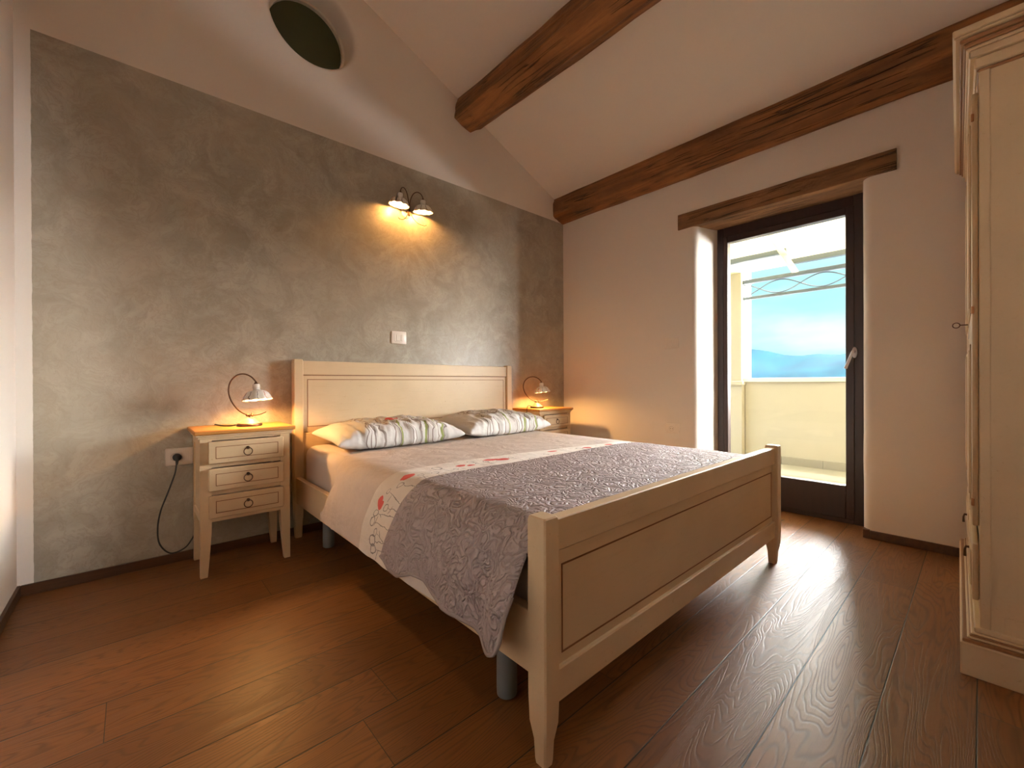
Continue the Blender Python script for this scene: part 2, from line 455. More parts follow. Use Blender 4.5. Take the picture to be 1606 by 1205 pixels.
def tag(o, label, cat, group=None):
    o['label'] = label; o['category'] = cat
    if group: o['group'] = group
    return o

def structure(o, label=None):
    o['kind'] = 'structure'
    if label: o['label'] = label
    return o

def thing(name, label, cat, loc=(0, 0, 0), rz=0., group=None):
    o = bpy.data.objects.new(name, None); o.empty_display_size = .1; COL.objects.link(o)
    o.location = loc; o.rotation_euler = (0, 0, rz)
    return tag(o, label, cat, group)

def dup(root, loc, label, rz=None):
    r = root.copy(); COL.objects.link(r); r.location = loc; r['label'] = label
    if rz is not None: r.rotation_euler = (0, 0, rz)
    def rec(src, dst):
        for ch in list(src.children):
            c = ch.copy(); COL.objects.link(c); c.parent = dst; rec(ch, c)
    rec(root, r); return r

# ------------------------------------------------------------------ room shell
XL, YB = -3.642, -3.50           # left wall, wall behind the camera
RIDGE, RZ = -2.385, 3.706
def ceil_z(x): return 2.70 - .4225 * x if x > RIDGE else RZ - .4225 * (RIDGE - x)

bm = bmesh.new(); box(bm, XL - .3, .42, YB - .3, .3, -.12, 0.); structure(obj('floor', bm, M['floor'], smooth=0))

# gable wall behind the bed with a deep round opening
def gable_wall():
    bm = bmesh.new(); cx, cz = -2.385, 3.235
    outer = [(XL - .02, -.1), (.02, -.1), (.02, ceil_z(0) + .06), (RIDGE, RZ + .08), (XL - .02, ceil_z(XL) + .06)]
    n = 56
    def circ(r): return [(cx + r * math.cos(2 * PI * i / n), cz + r * math.sin(2 * PI * i / n)) for i in range(n)]
    lay = [(.285, 0.), (.268, .006), (.258, .018), (.252, .04), (.25, .10), (.248, .40)]
    ov = [bm.verts.new((x, 0, z)) for x, z in outer]; rings = [[bm.verts.new((x, y, z)) for x, z in circ(r)] for r, y in lay]
    eds = [bm.edges.new((ov[i], ov[(i + 1) % 5])) for i in range(5)] + [bm.edges.new((rings[0][i], rings[0][(i + 1) % n])) for i in range(n)]
    bmesh.ops.triangle_fill(bm, edges=eds, use_beauty=True)
    for a, b in zip(rings[:-1], rings[1:]):
        for i in range(n): bm.faces.new((a[i], a[(i + 1) % n], b[(i + 1) % n], b[i]))
    ob = [bm.verts.new((x, .4, z)) for x, z in outer]
    for i in range(5): bm.faces.new((ov[i], ov[(i + 1) % 5], ob[(i + 1) % 5], ob[i]))
    eds = [bm.edges.new((ob[i], ob[(i + 1) % 5])) if not bm.edges.get((ob[i], ob[(i + 1) % 5])) else bm.edges.get((ob[i], ob[(i + 1) % 5])) for i in range(5)]
    eds += [bm.edges.get((rings[-1][i], rings[-1][(i + 1) % n])) for i in range(n)]
    bmesh.ops.triangle_fill(bm, edges=eds, use_beauty=True)
    return structure(obj('wall_back', bm, M['gable'], smooth=50))
gable_wall()

# round shuttered window set in the opening
w1 = bpy.data.objects.new('window_1', None); COL.objects.link(w1); w1.location = (-2.385, .20, 3.235); structure(w1, 'round gable window closed by a green shutter')
bm = bmesh.new()
def ringy(bm, r0, r1, y0, y1, c, n=56):
    rr = [[(c[0] + r * math.cos(2 * PI * i / n), y, c[2] + r * math.sin(2 * PI * i / n)) for i in range(n)] for r, y in ((r0, y0), (r1, y0), (r1, y1), (r0, y1), (r0, y0))]
    vs = [[bm.verts.new(p) for p in r] for r in rr[:-1]]
    for k in range(4):
        a, b = vs[k], vs[(k + 1) % 4]
        for i in range(n): bm.faces.new((a[i], a[(i + 1) % n], b[(i + 1) % n], b[i]))
ringy(bm, .232, .249, .165, .235, (-2.385, 0, 3.235)); obj('window_frame', bm, M['whitepaint'], w1)
bm = bmesh.new(); n = 56
loft(bm, [[(-2.385 + .236 * math.cos(2 * PI * i / n), y, 3.235 + .236 * math.sin(2 * PI * i / n)) for i in range(n)] for y in (.19, .215)])
obj('shutter_panel', bm, M['green'], w1)

# wall with the balcony door: two piers with rounded corners plus the wall over the lintel
def wall_right():
    bm = bmesh.new()
    def arc(cx, cy, r, a0, a1, n=7): return [(cx + r * math.cos(a0 + (a1 - a0) * i / n), cy + r * math.sin(a0 + (a1 - a0) * i / n)) for i in range(n + 1)]
    r = .05
    pa = [(.45, .0), (0., .0)] + arc(r, -1.365 + r, r, PI, PI * 1.5) + [(.228, -1.424), (.30, -1.424), (.30, -1.44), (.45, -1.44)]
    pb = [(.45, -2.33), (.30, -2.33), (.30, -2.334), (.228, -2.334)] + arc(r, -2.361 - r, r, PI * .5, PI) + [(0., YB), (.45, YB)]
    for poly in (pa, pb):
        zs = [0.0 + i * 2.21 / 24 for i in range(25)]; rings = []
        for z in zs:
            ring = []
            for (x, y) in poly:
                d = noise.noise(Vector((x * 3, y * 5, z * 3.2))) * .006 if (abs(y) > 1.30 and abs(y) < 2.46 and x < .2 and 0 < x + 1) else 0
                if x < 1e-6: d = 0
                ring.append((x + d, y + d, z))
            rings.append(ring)
        loft(bm, rings)
    box(bm, 0., .45, YB, 0., 2.21, 2.80)
    for f in bm.faces:
        if all(v.co.x > .44 for v in f.verts): f.material_index = 1          # unseen outer face, darkened to cut bounce onto the parapet
    return structure(obj('wall_right', bm, [M['plaster'], M['bounce_dark']], smooth=50))
wall_right()

bm = bmesh.new(); box(bm, XL - .3, XL, YB - .3, .3, -.1, ceil_z(XL) + .1)
structure(obj('wall_left', bm, M['plaster'], smooth=0))
# wall behind the camera, with an unseen window added for fill light
wx0, wx1, wz0, wz1 = -2.70, -1.98, 1.10, 1.90
bm = bmesh.new()
prism(bm, [(XL - .02, -.1), (wx0, -.1), (wx0, ceil_z(wx0) + .06), (XL - .02, ceil_z(XL) + .06)], 'y', YB - .3, YB)
prism(bm, [(wx1, -.1), (.45, -.1), (.45, 2.62), (wx1, ceil_z(wx1) + .06)], 'y', YB - .3, YB)
prism(bm, [(wx0, -.1), (wx1, -.1), (wx1, wz0), (wx0, wz0)], 'y', YB - .3, YB)
prism(bm, [(wx0, wz1), (wx1, wz1), (wx1, ceil_z(wx1) + .06), (RIDGE, RZ + .06), (wx0, ceil_z(wx0) + .06)], 'y', YB - .3, YB)
structure(obj('wall_front', bm, M['rear_bounce'], smooth=0))  # unseen wall, its pale tone set for bounced fill light
w2 = bpy.data.objects.new('fill_window', None); COL.objects.link(w2); w2.location = ((wx0 + wx1) / 2, YB - .2, wz0); structure(w2, 'fill-light window added in the wall behind the camera')
bm = bmesh.new(); wm = (wx0 + wx1) / 2
for (a, b, c, d) in ((wx0, wx0 + .05, wz0, wz1), (wx1 - .05, wx1, wz0, wz1), (wx0 + .05, wx1 - .05, wz0, wz0 + .05), (wx0 + .05, wx1 - .05, wz1 - .05, wz1), (wm - .035, wm + .035, wz0 + .05, wz1 - .05)):
    box(bm, a, b, YB - .24, YB - .17, c, d, .004)
obj('window_frame', bm, M['doorwood'], w2)
for a, b in ((wx0 + .05, wm - .035), (wm + .035, wx1 - .05)):
    bm = bmesh.new(); box(bm, a, b, YB - .21, YB - .20, wz0 + .05, wz1 - .05); obj('pane', bm, M['glass'], w2, smooth=0)

bm = bmesh.new()
t = .12
prism(bm, [(.45, ceil_z(.45)), (RIDGE, RZ), (RIDGE, RZ + t), (.45, ceil_z(.45) + t)], 'y', YB - .3, .42)
prism(bm, [(RIDGE, RZ), (XL - .3, ceil_z(XL - .3)), (XL - .3, ceil_z(XL - .3) + t), (RIDGE, RZ + t)], 'y', YB - .3, .42)
structure(obj('ceiling', bm, M['plaster'], smooth=0))

# skirting boards
bh = .0488
bm = bmesh.new(); box(bm, XL + .012, 0., -.012, 0., 0., bh, .002); structure(obj('baseboard_back', bm, M['skirt']))
bm = bmesh.new(); box(bm, XL, XL + .012, YB, 0., 0., bh, .002); structure(obj('baseboard_left', bm, M['skirt']))
bm = bmesh.new(); box(bm, -.012, 0., -1.345, -.012, 0., bh, .002); box(bm, -.012, 0., YB, -2.395, 0., bh, .002)
box(bm, -.012, .03, -2.395, -2.362, 0., bh + .003, .002)
structure(obj('baseboard_right', bm, M['skirt']))

# ------------------------------------------------------------------ beams and lintel
def beam(name, sect, y0, y1, label, seed, amp=.012, drift=None):
    bm = bmesh.new(); n = 46
    # densify the section
    P = []
    for i in range(len(sect)):
        a, b = Vector(sect[i]), Vector(sect[(i + 1) % len(sect)])
        for k in range(4): P.append(a.lerp(b, k / 4))
    c = sum(P, Vector((0, 0))) / len(P); rings = []
    for j in range(n + 1):
        t = j / n; y = y0 + (y1 - y0) * t; ring = []
        for i, p in enumerate(P):
            d = (p - c).normalized()
            a = noise.noise(Vector((i * .35 + seed, y * 1.3, seed))) * amp + noise.noise(Vector((i * .9, y * 5., seed * 2))) * amp * .45
            q = p + d * a
            if drift: q = q + Vector(drift(y))
            ring.append((q.x, y, q.y))
        rings.append(ring)
    loft(bm, rings)
    return tag(obj(name, bm, M['beam'], smooth=30), label, 'beam', None)
beam('ceiling_beam', [(.03, 2.545), (-.035, 2.538), (-.148, 2.590), (-.150, 2.70), (-.128, 2.77), (.03, 2.78)], .03, YB - .1,
     'rough dark timber beam along the top of the balcony door wall', 3.1)
beam('ceiling_beam', [(-1.325, 3.072), (-1.162, 3.012), (-1.045, 3.085), (-1.0, 3.19), (-1.05, 3.24), (-1.27, 3.30), (-1.305, 3.19)], .03, YB - .1,
     'rough dark timber beam crossing the middle of the sloping ceiling, ending at the bare upper wall', 8.4)
bm = bmesh.new(); n = 40; rings = []
for j in range(n + 1):
    y = -1.218 + (-2.516 + 1.218) * j / n; ring = []
    for i, (x, z) in enumerate([(-.014, 2.150), (-.016, 2.19), (-.014, 2.235), (-.012, 2.268), (.1, 2.27), (.24, 2.27), (.24, 2.148), (.17, 2.145), (.10, 2.146), (.04, 2.147)]):
        a = noise.noise(Vector((i * .7, y * 4, 4.4))) * .006
        ring.append((x + (a * .6 if i < 4 else 0), y, z + (a if i not in (3, 4, 5) else 0)))
    rings.append(ring)
loft(bm, rings)
tag(obj('door_lintel', bm, M['lintel'], smooth=30), 'old dark wooden lintel beam set over the balcony door', 'lintel')

# ------------------------------------------------------------------ balcony door
dr = bpy.data.objects.new('door_1', None); COL.objects.link(dr); dr.location = (.26, -1.88, 0); structure(dr, 'dark framed glazed balcony door')
Y0, Y1, ZT = -2.334, -1.424, 2.138
bm = bmesh.new()
box(bm, .230, .30, Y1 - .050, Y1, .0, ZT + .02, .003); box(bm, .230, .30, Y0, Y0 + .050, .0, ZT + .02, .003)
box(bm, .230, .30, Y0 + .05, Y1 - .05, ZT - .065, ZT + .020, .003); box(bm, .230, .30, Y0 + .05, Y1 - .05, .0, .03, .003)
obj('door_frame', bm, M['doorwood'], dr)
gy0, gy1, gz0, gz1 = -2.2423, -1.5044, .2466, 2.03
bm = bmesh.new(); a, b = Y0 + .046, Y1 - .046
box(bm, .222, .285, gy1, b, .028, ZT - .06, .004); box(bm, .222, .285, a, gy0, .028, ZT - .06, .004)
box(bm, .222, .285, gy0, gy1, gz1, ZT - .06, .004); box(bm, .222, .285, gy0, gy1, .028, gz0, .004)
obj('sash', bm, M['doorwood'], dr)
bm = bmesh.new(); box(bm, .255, .263, gy0, gy1, gz0, gz1); obj('glass_pane', bm, M['glass'], dr, smooth=0)
bm = bmesh.new(); rings = []
for x, s in ((.222, 1.), (.214, 1.), (.2115, .9)):
    rings.append([(x, -2.290 + .014 * s * math.cos(2 * PI * i / 20) , 1.122 + .036 * s * math.sin(2 * PI * i / 20)) for i in range(20)])
loft(bm, rings); h = obj('handle', bm, M['satin'], dr); h['label'] = 'satin metal door handle'
bm = bmesh.new()
tube(bm, spline([(.215, -2.290, 1.128), (.185, -2.290, 1.130), (.168, -2.287, 1.122), (.160, -2.277, 1.09), (.156, -2.262, 1.045), (.156, -2.253, 1.018)], 5), [.008] * 6 + [.0085] * 10 + [.009] * 10, 10)
obj('lever', bm, M['satin'], h)

# ------------------------------------------------------------------ balcony, awning, hills
bm = bmesh.new(); box(bm, .45, 2.66, -6., .6, -.14, -.03); structure(obj('balcony_floor', bm, M['tile'], smooth=0))
bm = bmesh.new(); box(bm, 2.40, 2.60, -6., -.877, -.03, .932, .004); 
structure(obj('balcony_parapet', bm, M['stucco']))
bm = bmesh.new(); box(bm, 2.375, 2.63, -6., -.86, .932, .982, .005); structure(obj('parapet_coping', bm, M['coping']))
bm = bmesh.new()
y = -.877
while y > -5.9:
    box(bm, 2.386, 2.40, y - .396, y, -.03, .061, .001); y -= .40
structure(obj('balcony_skirting_tiles', bm, M['tile']))
bm = bmesh.new(); box(bm, 2.31, 2.66, -.872, -.30, -.03, .905, .004); box(bm, 2.33, 2.66, -.862, -.30, .905, 2.45, .004); box(bm, 2.295, 2.67, -.885, -.28, .895, .945, .004)
structure(obj('balcony_pillar', bm, M['stucco']))
# awning: sloping canvas, rails and scrollwork front
aw = thing('awning', 'cream canvas awning on grey metal rails over the balcony', 'awning', (.45, -2.5, 2.75))
def awz(x): return 2.80 - .273 * (x - .46)
bm = bmesh.new()
rings = []
for j in range(41):
    y = -.35 - 5.4 * j / 40; ring = []
    for i in range(17):
        x = .46 + 1.90 * i / 16; ring.append((x, y, awz(x) - .015 * math.sin(PI * ((i / 16 * 2) % 1))))
    rings.append(ring)
for a, b in zip(rings[:-1], rings[1:]): pass
loft(bm, rings, close=False, cap=False)
o = obj('canvas', bm, M['awning'], aw); sm = o.modifiers.new('thick', 'SOLIDIFY'); sm.thickness = .003
bm = bmesh.new()
box(bm, 1.92, 1.98, -1.45, -.4, awz(1.95) - .085, awz(1.95) - .03, .004); obj('cross_rail', bm, M['rail'], aw)
bm = bmesh.new(); box(bm, 2.19, 2.25, -5.7, -1.40, awz(2.22) - .075, awz(2.22) - .02, .004); obj('cross_rail', bm, M['rail'], aw)
for ys in (-1.42, -3.2):
    bm = bmesh.new(); q = .03
    loft(bm, [[(x, ys - q, awz(x) - .095), (x, ys + q, awz(x) - .095), (x, ys + q, awz(x) - .08), (x, ys - q, awz(x) - .08)] for x in (.46, 2.40)])
    obj('strap', bm, M['awning'], aw)
bm = bmesh.new(); box(bm, 2.37, 2.43, -5.7, -.72, 2.146, 2.192, .004); obj('front_rail', bm, M['rail'], aw)
bm = bmesh.new(); box(bm, 2.385, 2.42, -5.7, -.818, 1.948, 1.982, .004); box(bm, 2.385, 2.42, -.828, -.815, 1.982, 2.146); obj('lower_rail', bm, M['rail'], aw)
for k in range(10):
    y0 = -.835 - .42 * k
    for s in (0, 1):
        pts = []
        for i in range(15):
            t = i / 14; yy = y0 - .60 * t * .7 / .7 * .70
            zz = 2.064 + (.075 if s else -.075) * math.cos(PI * t * 1.0 + 0) * 1.0
            pts.append((2.40, yy, zz))
        bm = bmesh.new(); tube(bm, pts, .006, 6); obj('scroll', bm, M['rail'], aw)

bm = bmesh.new(); rings = []
for j in range(31):
    x = 120 + j * 6.; ring = []
    for i in range(130):
        y = -220 + i * 4.6
        s = min(1, max(0, (x - 120) / 180))
        top = 17.5 + 6. * math.exp(-((y - 108) / 26) ** 2) + 3. * noise.noise(Vector((y * .02, 1.3, 0))) + 1.4 * noise.noise(Vector((y * .09, 4.2, 0)))
        zz = -38 + s * (38 + top) + (3.5 * noise.noise(Vector((x * .03, y * .03, 2)))) * (1 - s) * s * 3
        if x > 300: zz = top - (x - 300) * .05
        ring.append((x, y, zz))
    rings.append(ring)
loft(bm, rings, close=False, cap=False)
tag(obj('hillside', bm, M['hills']), 'hazy blue wooded hills on the horizon beyond the parapet', 'hills')

# ------------------------------------------------------------------ bed
bxl, bxr, ps = -2.539, -.779, .053
bed = thing('double_bed', 'cream distressed wooden double bed with panelled headboard and footboard', 'bed', ((bxl + bxr) / 2, -1.08, 0))
cr = [M['cream'], M['groove']]
def post(x0, y0, w, d, zt, zb=.15, name='post', tip=.72):
    bm = bmesh.new(); cx, cy = x0 + w / 2, y0 + d / 2; rings = []
    for z, s in ((0., tip - .08), (.012, tip - .02), (.06, tip + .05), (zb * .62, .93), (zb, 1.), (zt - .012, 1.), (zt - .003, .93), (zt, .80)):
        a, b, c = w / 2 * s, d / 2 * s, .004
        ring = []
        for sx, sy in ((-1, -1), (1, -1), (1, 1), (-1, 1)):
            pts = [(cx + sx * a, cy + sy * (b - c), z), (cx + sx * (a - c), cy + sy * b, z)]
            ring += pts if sx * sy > 0 else pts[::-1]
        # keep a consistent winding
        rings.append(sorted(ring, key=lambda p: math.atan2(p[1] - cy, p[0] - cx)))
    loft(bm, rings); return obj(name, bm, M['cream'], bed, smooth=25)
hb = -.078
for x in (bxl, bxr - ps): post(x, hb, ps, .055, 1.084, .25, 'headboard_post')
bm = bmesh.new()
x0, x1 = bxl + ps - .004, bxr - ps + .004
box(bm, x0, x1, -.066, -.030, .989, 1.075, .003)
box(bm, x0, x1, -.058, -.034, .62, .992, 0)
box(bm, x0, x1, -.066, -.030, .32, .632, .003)
groove_rect(bm, -2.459, -.861, .668, .962, -.058)
box(bm, x0 + .005, x1 - .005, -.059, -.057, .984, .989, mi=1)
obj('headboard', bm, cr, bed, smooth=25)
fy = -2.148
for x in (bxl, bxr - ps): post(x, fy, ps, .062, .609, .17, 'footboard_post', .62)
bm = bmesh.new()
box(bm, x0, x1, fy + .014, fy + .050, .515, .597, .003)
box(bm, x0, x1, fy + .026, fy + .044, .215, .52, 0)
box(bm, x0, x1, fy + .014, fy + .050, .138, .222, .003)
groove_rect(bm, -2.452, -.846, .247, .474, fy + .026, .0045)
obj('footboard', bm, cr, bed, smooth=25)
for x in (bxl + .008, bxr - .038):
    bm = bmesh.new(); box(bm, x, x + .03, fy + .055, hb + .01, .213, .3685, .002); obj('side_rail', bm, M['cream'], bed, smooth=25)
bm = bmesh.new()
for i in range(13):
    y = -.14 - i * .155; box(bm, bxl + .04, bxr - .04, y - .06, y, .285, .305)
box(bm, bxl + .05, bxl + .10, -2.07, -.10, .262, .285); box(bm, bxr - .10, bxr - .05, -2.07, -.10, .262, .285)
obj('slat_base', bm, M['slat'], bed, smooth=0)
for (x, y) in ((-2.43, -.34), (-2.43, -1.885), (-.88, -.34), (-.88, -1.885)):
    bm = bmesh.new(); lathe(bm, [(.020, 0), (.030, .006), (.031, .02), (.031, .262)], 24, (x, y, 0)); lg = obj('support_leg', bm, M['steel'], bed); lg['label'] = 'grey round metal support leg'

# mattress
bm = bmesh.new(); box(bm, -2.488, -.86, -2.078, -.085, .305, .560, .055, seg_=4)
tag(obj('mattress', bm, M['mattress']), 'mattress in a pale fitted sheet lying in the cream bed', 'mattress')

# bedding draped over the mattress
def prof_top(off): return [(-2.40, .563 + off), (-2.2, .565 + off), (-1.8, .566 + off), (-1.4, .565 + off), (-1.10, .562 + off), (-.98, .558 + off), (-.90, .535 + off * .8), (-.842, .47), (-.825 + off, .40)]
def prof_left(off): return [(-2.566 - off, .20), (-2.562 - off, .27), (-2.556 - off, .36), (-2.536 - off, .44), (-2.512 - off * .8, .51), (-2.465 - off * .3, .550 + off * .9)]
def profile(off):
    P = spline([(x, 0, z) for x, z in prof_left(off) + prof_top(off)], 14); return P
def arcs(P):
    s = [0.]
    for a, b in zip(P[:-1], P[1:]): s.append(s[-1] + (b - a).length)
    return s
def at(P, S, t):
    for i in range(len(S) - 1):
        if S[i + 1] >= t:
            f = (t - S[i]) / max(1e-9, S[i + 1] - S[i]); return P[i].lerp(P[i + 1], f)
    return P[-1].copy()
def lerp_tab(tab, v):
    if v >= tab[0][0]: return tab[0][1]
    for (a, b), (c, d) in zip(tab[:-1], tab[1:]):
        if v >= c: return b + (d - b) * (a - v) / (a - c)
    return tab[-1][1]
def cloth(name, mat, off, ystart, yend, hem, NU, NV, disp, u_of):
    P = profile(off); S = arcs(P)
    i0 = min(range(len(P)), key=lambda i: (P[i].x + 2.465) ** 2 + (P[i].z - .56) ** 2); sc = S[i0]
    bm = bmesh.new(); uvl = bm.loops.layers.uv.new('UVMap'); G = []; U = []
    for j in range(NV + 1):
        t = j / NV; rowv = []; rowu = []
        yn = ystart(.27) + (yend - ystart(.27)) * t
        zh = hem(yn); th = 0.
        for a, b in zip(range(len(P)), range(1, len(P))):
            if P[b].z >= zh and P[a].z <= zh:
                th = S[a] + (S[b] - S[a]) * (zh - P[a].z) / max(1e-9, P[b].z - P[a].z); break
        for i in range(NU + 1):
            # half of the columns on the drape and round the corner
            f = i / NU
            s = th + (sc + .1 - th) * (f / .4) if f < .4 else sc + .1 + (S[-1] - sc - .1) * ((f - .4) / .6)
            p = at(P, S, s); y0 = ystart(p.z if s < sc else 9., p.x); y = y0 + (yend - y0) * t
            q = Vector((p.x, y, p.z)); q += disp(q, s - sc, t)
            rowv.append(bm.verts.new(q)); rowu.append(u_of(s - sc, y, p))
        G.append(rowv); U.append(rowu)
    for j in range(NV):
        for i in range(NU):
            f = bm.faces.new((G[j][i], G[j][i + 1], G[j + 1][i + 1], G[j + 1][i]))
            for lp, uv in zip(f.loops, (U[j][i], U[j][i + 1], U[j + 1][i + 1], U[j + 1][i])): lp[uvl].uv = uv
    edge = [v.co.copy() for v in [G[j][0] for j in range(NV + 1)]]
    head = [v.co.copy() for v in G[0]]
    return bm, edge, head

def y_border(z, x=-2.5):
    if z > 5: return -1.205 - .125 * max(0, min(1, (x + 2.1) / 1.1))
    return -1.117 + (-1.205 + 1.117) * max(0, min(1, (z - .27) / .29))
def sheet_disp(q, s, t):
    d = Vector((0, 0, 0)); n_ = noise.noise(Vector((q.x * 3., q.y * 4., 1.)))
    d.z += .004 * n_ if s > 0 else 0
    if s < 0:
        k = min(1, -s / .2); d.x -= .010 * k * noise.noise(Vector((q.y * 9., q.z * 2., 3.))) + .004 * k
        if q.y > -.95: d.x -= .006 * k * math.sin((q.y + .7) * 40) ** 2
    return d
hem_s = lambda y: lerp_tab([(-.6, .262), (-.75, .258), (-.95, .262), (-1.08, .252), (-1.2, .246), (-1.33, .252), (-2.2, .27)], y)
bm, e_, h_ = cloth('flat_sheet', M['sheet'], .004, lambda z, x=-2.5: (-.655 if z < .3 else (-.70 if z < .6 else -.66 + .0 * x)) if z > 5 or z < .3 else -.655 - .10 * (1 - abs((z - .45) / .18)) if z < .56 else -.72,
                   -1.96, hem_s, 110, 120, sheet_disp, lambda s, y, p: (s, (y_border(p.z if s < 0 else 9., p.x) - y)))
o = tag(obj('flat_sheet', bm, M['sheet']), 'pale turned-down top sheet with white poppy-printed border strip, under the grey quilt', 'sheet')

qstart = lambda z, x=-2.5: -1.435 if z > 5 else -1.325 - .11 * max(0, min(1, (z - .27) / .28))
hem_tab = [(-1.32, .290), (-1.345, .285), (-1.42, .268), (-1.49, .270), (-1.566, .303), (-1.637, .306), (-1.70, .288), (-1.774, .272), (-1.856, .283), (-1.924, .278), (-1.98, .266), (-2.02, .262), (-2.045, .274), (-2.062, .31), (-2.075, .37), (-2.083, .42)]
def quilt_disp(q, s, t):
    d = Vector((0, 0, 0))
    d.z += .006 * noise.noise(Vector((q.x * 4., q.y * 4., 7.))) if s > 0 else 0
    if s < 0:
        k = min(1, -s / .22); d.x -= k * (.012 * noise.noise(Vector((q.y * 7., q.z * 3., 5.))) + .004)
        g = max(0, (-1.75 - q.y) / .33); d.x -= k * .026 * min(1, g) * (1 + .5 * math.sin(q.y * 34 + q.z * 5))
    return d
bm, qe, qh = cloth('quilt', M['quilt'], .014, qstart, -2.083, lambda y: lerp_tab(hem_tab, y), 120, 110, quilt_disp, lambda s, y, p: (s, -y))
q_ = tag(obj('quilt', bm, M['quilt']), 'grey mauve stitched quilt over the foot half of the bed', 'quilt')
md = q_.modifiers.new('thick', 'SOLIDIFY'); md.thickness = .008; md.offset = -1
bm = bmesh.new(); tube(bm, qe + [], .0055, 8)
b_ = obj('binding', bm, M['binding'], q_)

# pillows
def pillow(name, c, a, b, H, Bt, rz, tilt, label, seed, mat='pillow'):
    bm = bmesh.new(); uvl = bm.loops.layers.uv.new('UVMap'); NU, NV = 84, 56; rr = Matrix.Rotation(rz, 3, 'Z') @ Matrix.Rotation(tilt, 3, 'X')
    def pt(u, v, side):
        pu, pv = abs(u), abs(v)
        e = max(0, (1 - pu ** 3.0)) ** .5 * max(0, (1 - pv ** (5.5 if v < 0 else 3.))) ** .45
        x = a * u * (1 - .075 * (1 - pv ** 2)); y = b * v * (1 - .06 * (1 - pu ** 2))
        z = (H if side > 0 else -Bt) * e
        w = noise.noise(Vector((u * 7 + seed, v * 2.2, seed))) * .013 * e + noise.noise(Vector((u * 15 + seed, v * 4., 3 + seed))) * .006 * e
        fr = max(0, -v) ** 1.2
        w += abs(noise.noise(Vector((u * 9 + seed, v * 1.2, 9 + seed)))) * -.034 * fr * e
        w += noise.noise(Vector((u * 20 + v * 4. + seed, v * 2.5, 4 + seed))) * .010 * (.35 + fr) * e
        z += w * (1 if side > 0 else .4)
        y += noise.noise(Vector((u * 6, seed, 1))) * .008 * (1 - e) - noise.noise(Vector((u * 13 + seed, 1, v * 2))) * .016 * fr * e ** .4
        if side < 0: z = max(z, -Bt * .9)
        return rr @ Vector((x, y, z)) + Vector(c)
    for side in (1, -1):
        G = [[bm.verts.new(pt(-1 + 2 * i / NU, -1 + 2 * j / NV, side)) for i in range(NU + 1)] for j in range(NV + 1)]
        for j in range(NV):
            for i in range(NU):
                ids = ((j, i), (j, i + 1), (j + 1, i + 1), (j + 1, i)); f = bm.faces.new([G[q][p] for q, p in ids])
                for lp, (q, p) in zip(f.loops, ids): lp[uvl].uv = (-1 + 2 * p / NU, -1 + 2 * q / NV)
    bmesh.ops.remove_doubles(bm, verts=bm.verts[:], dist=.0005)
    loc = Vector((c[0], c[1], c[2] - Bt * .9)); bmesh.ops.translate(bm, vec=-loc, verts=bm.verts)
    o = obj(name, bm, M[mat], smooth=180); o.location = loc
    return tag(o, label, 'pillow', 'pillows at the head of the bed')
pillow('pillow', (-2.055, -.355, .618), .405, .245, .098, .052, math.radians(-1), math.radians(3), 'white flower-printed pillow with a red poppy, nearer the plugged cable', 1.3)
pillow('pillow', (-1.235, -.365, .622), .405, .240, .102, .052, math.radians(2), math.radians(4), 'white flower-printed pillow on the side of the bed nearer the balcony door', 5.7, 'pillow_plain')

# ------------------------------------------------------------------ nightstands
nx0, nx1, ny, nz = -3.046, -2.604, -.355, .7087
ns = thing('nightstand', 'cream three-drawer nightstand beside the wall socket with plugged cable', 'nightstand', ((nx0 + nx1) / 2, -.18, 0), 0, 'nightstands flanking the bed')
lx0, lx1, lyf, lyb = -3.022, -2.630, -.338, -.022
bm = bmesh.new()
def slab(bm, e, z0, z1, bev=0., mi=0): box(bm, nx0 + e, nx1 - e, ny + e, -.012 - e * .3, z0, z1, bev, mi)
slab(bm, 0, .6885, nz, .004); o = obj('table_top', bm, M['oak'], ns, smooth=25); o['label'] = 'honey oak top board'
bm = bmesh.new(); slab(bm, .008, .680, .6885, .002); slab(bm, .015, .668, .680, .002); obj('top_moulding', bm, M['cream'], ns, smooth=25)
W = .046
def leg(x, y, sx, sy):
    """square leg that narrows below the body; sx, sy say which way the inner faces look"""
    bm = bmesh.new(); rings = []
    for z, s in ((0, .60), (.004, .63), (.10, .80), (.20, .95), (.262, 1.), (.668, 1.)):
        a = W * s
        xs = (x, x + a) if sx > 0 else (x - a, x); ys = (y, y + a) if sy > 0 else (y - a, y)
        rings.append([(xs[0], ys[0], z), (xs[1], ys[0], z), (xs[1], ys[1], z), (xs[0], ys[1], z)])
    loft(bm, rings); return obj('leg', bm, M['cream'], ns, smooth=25)
leg(lx0, lyf, 1, 1); leg(lx1, lyf, -1, 1); leg(lx0, lyb, 1, -1); leg(lx1, lyb, -1, -1)
bm = bmesh.new()
for x in (lx0 + .006, lx1 - .018): box(bm, x, x + .012, lyf + W - .002, lyb - W + .002, .262, .668)
for x in (lx0 + .001, lx1 - .019): 
    box(bm, x, x + .018, lyf + W - .002, lyb - W + .002, .262, .30, .002); box(bm, x, x + .018, lyf + W - .002, lyb - W + .002, .63, .668, .002)
box(bm, lx0 + W - .002, lx1 - W + .002, lyb - .016, lyb - .006, .262, .668)
box(bm, lx0 + W - .002, lx1 - W + .002, lyf + .004, lyf + .02, .262, .283, .001)
for z in (.392, .526, .658): box(bm, lx0 + W - .002, lx1 - W + .002, lyf + .004, lyf + .02, z, z + .02 if z < .65 else .668, .001)
box(bm, lx0 + .01, lx1 - .01, lyf + .02, lyb - .01, .275, .285)
obj('carcass', bm, M['cream'], ns, smooth=25)
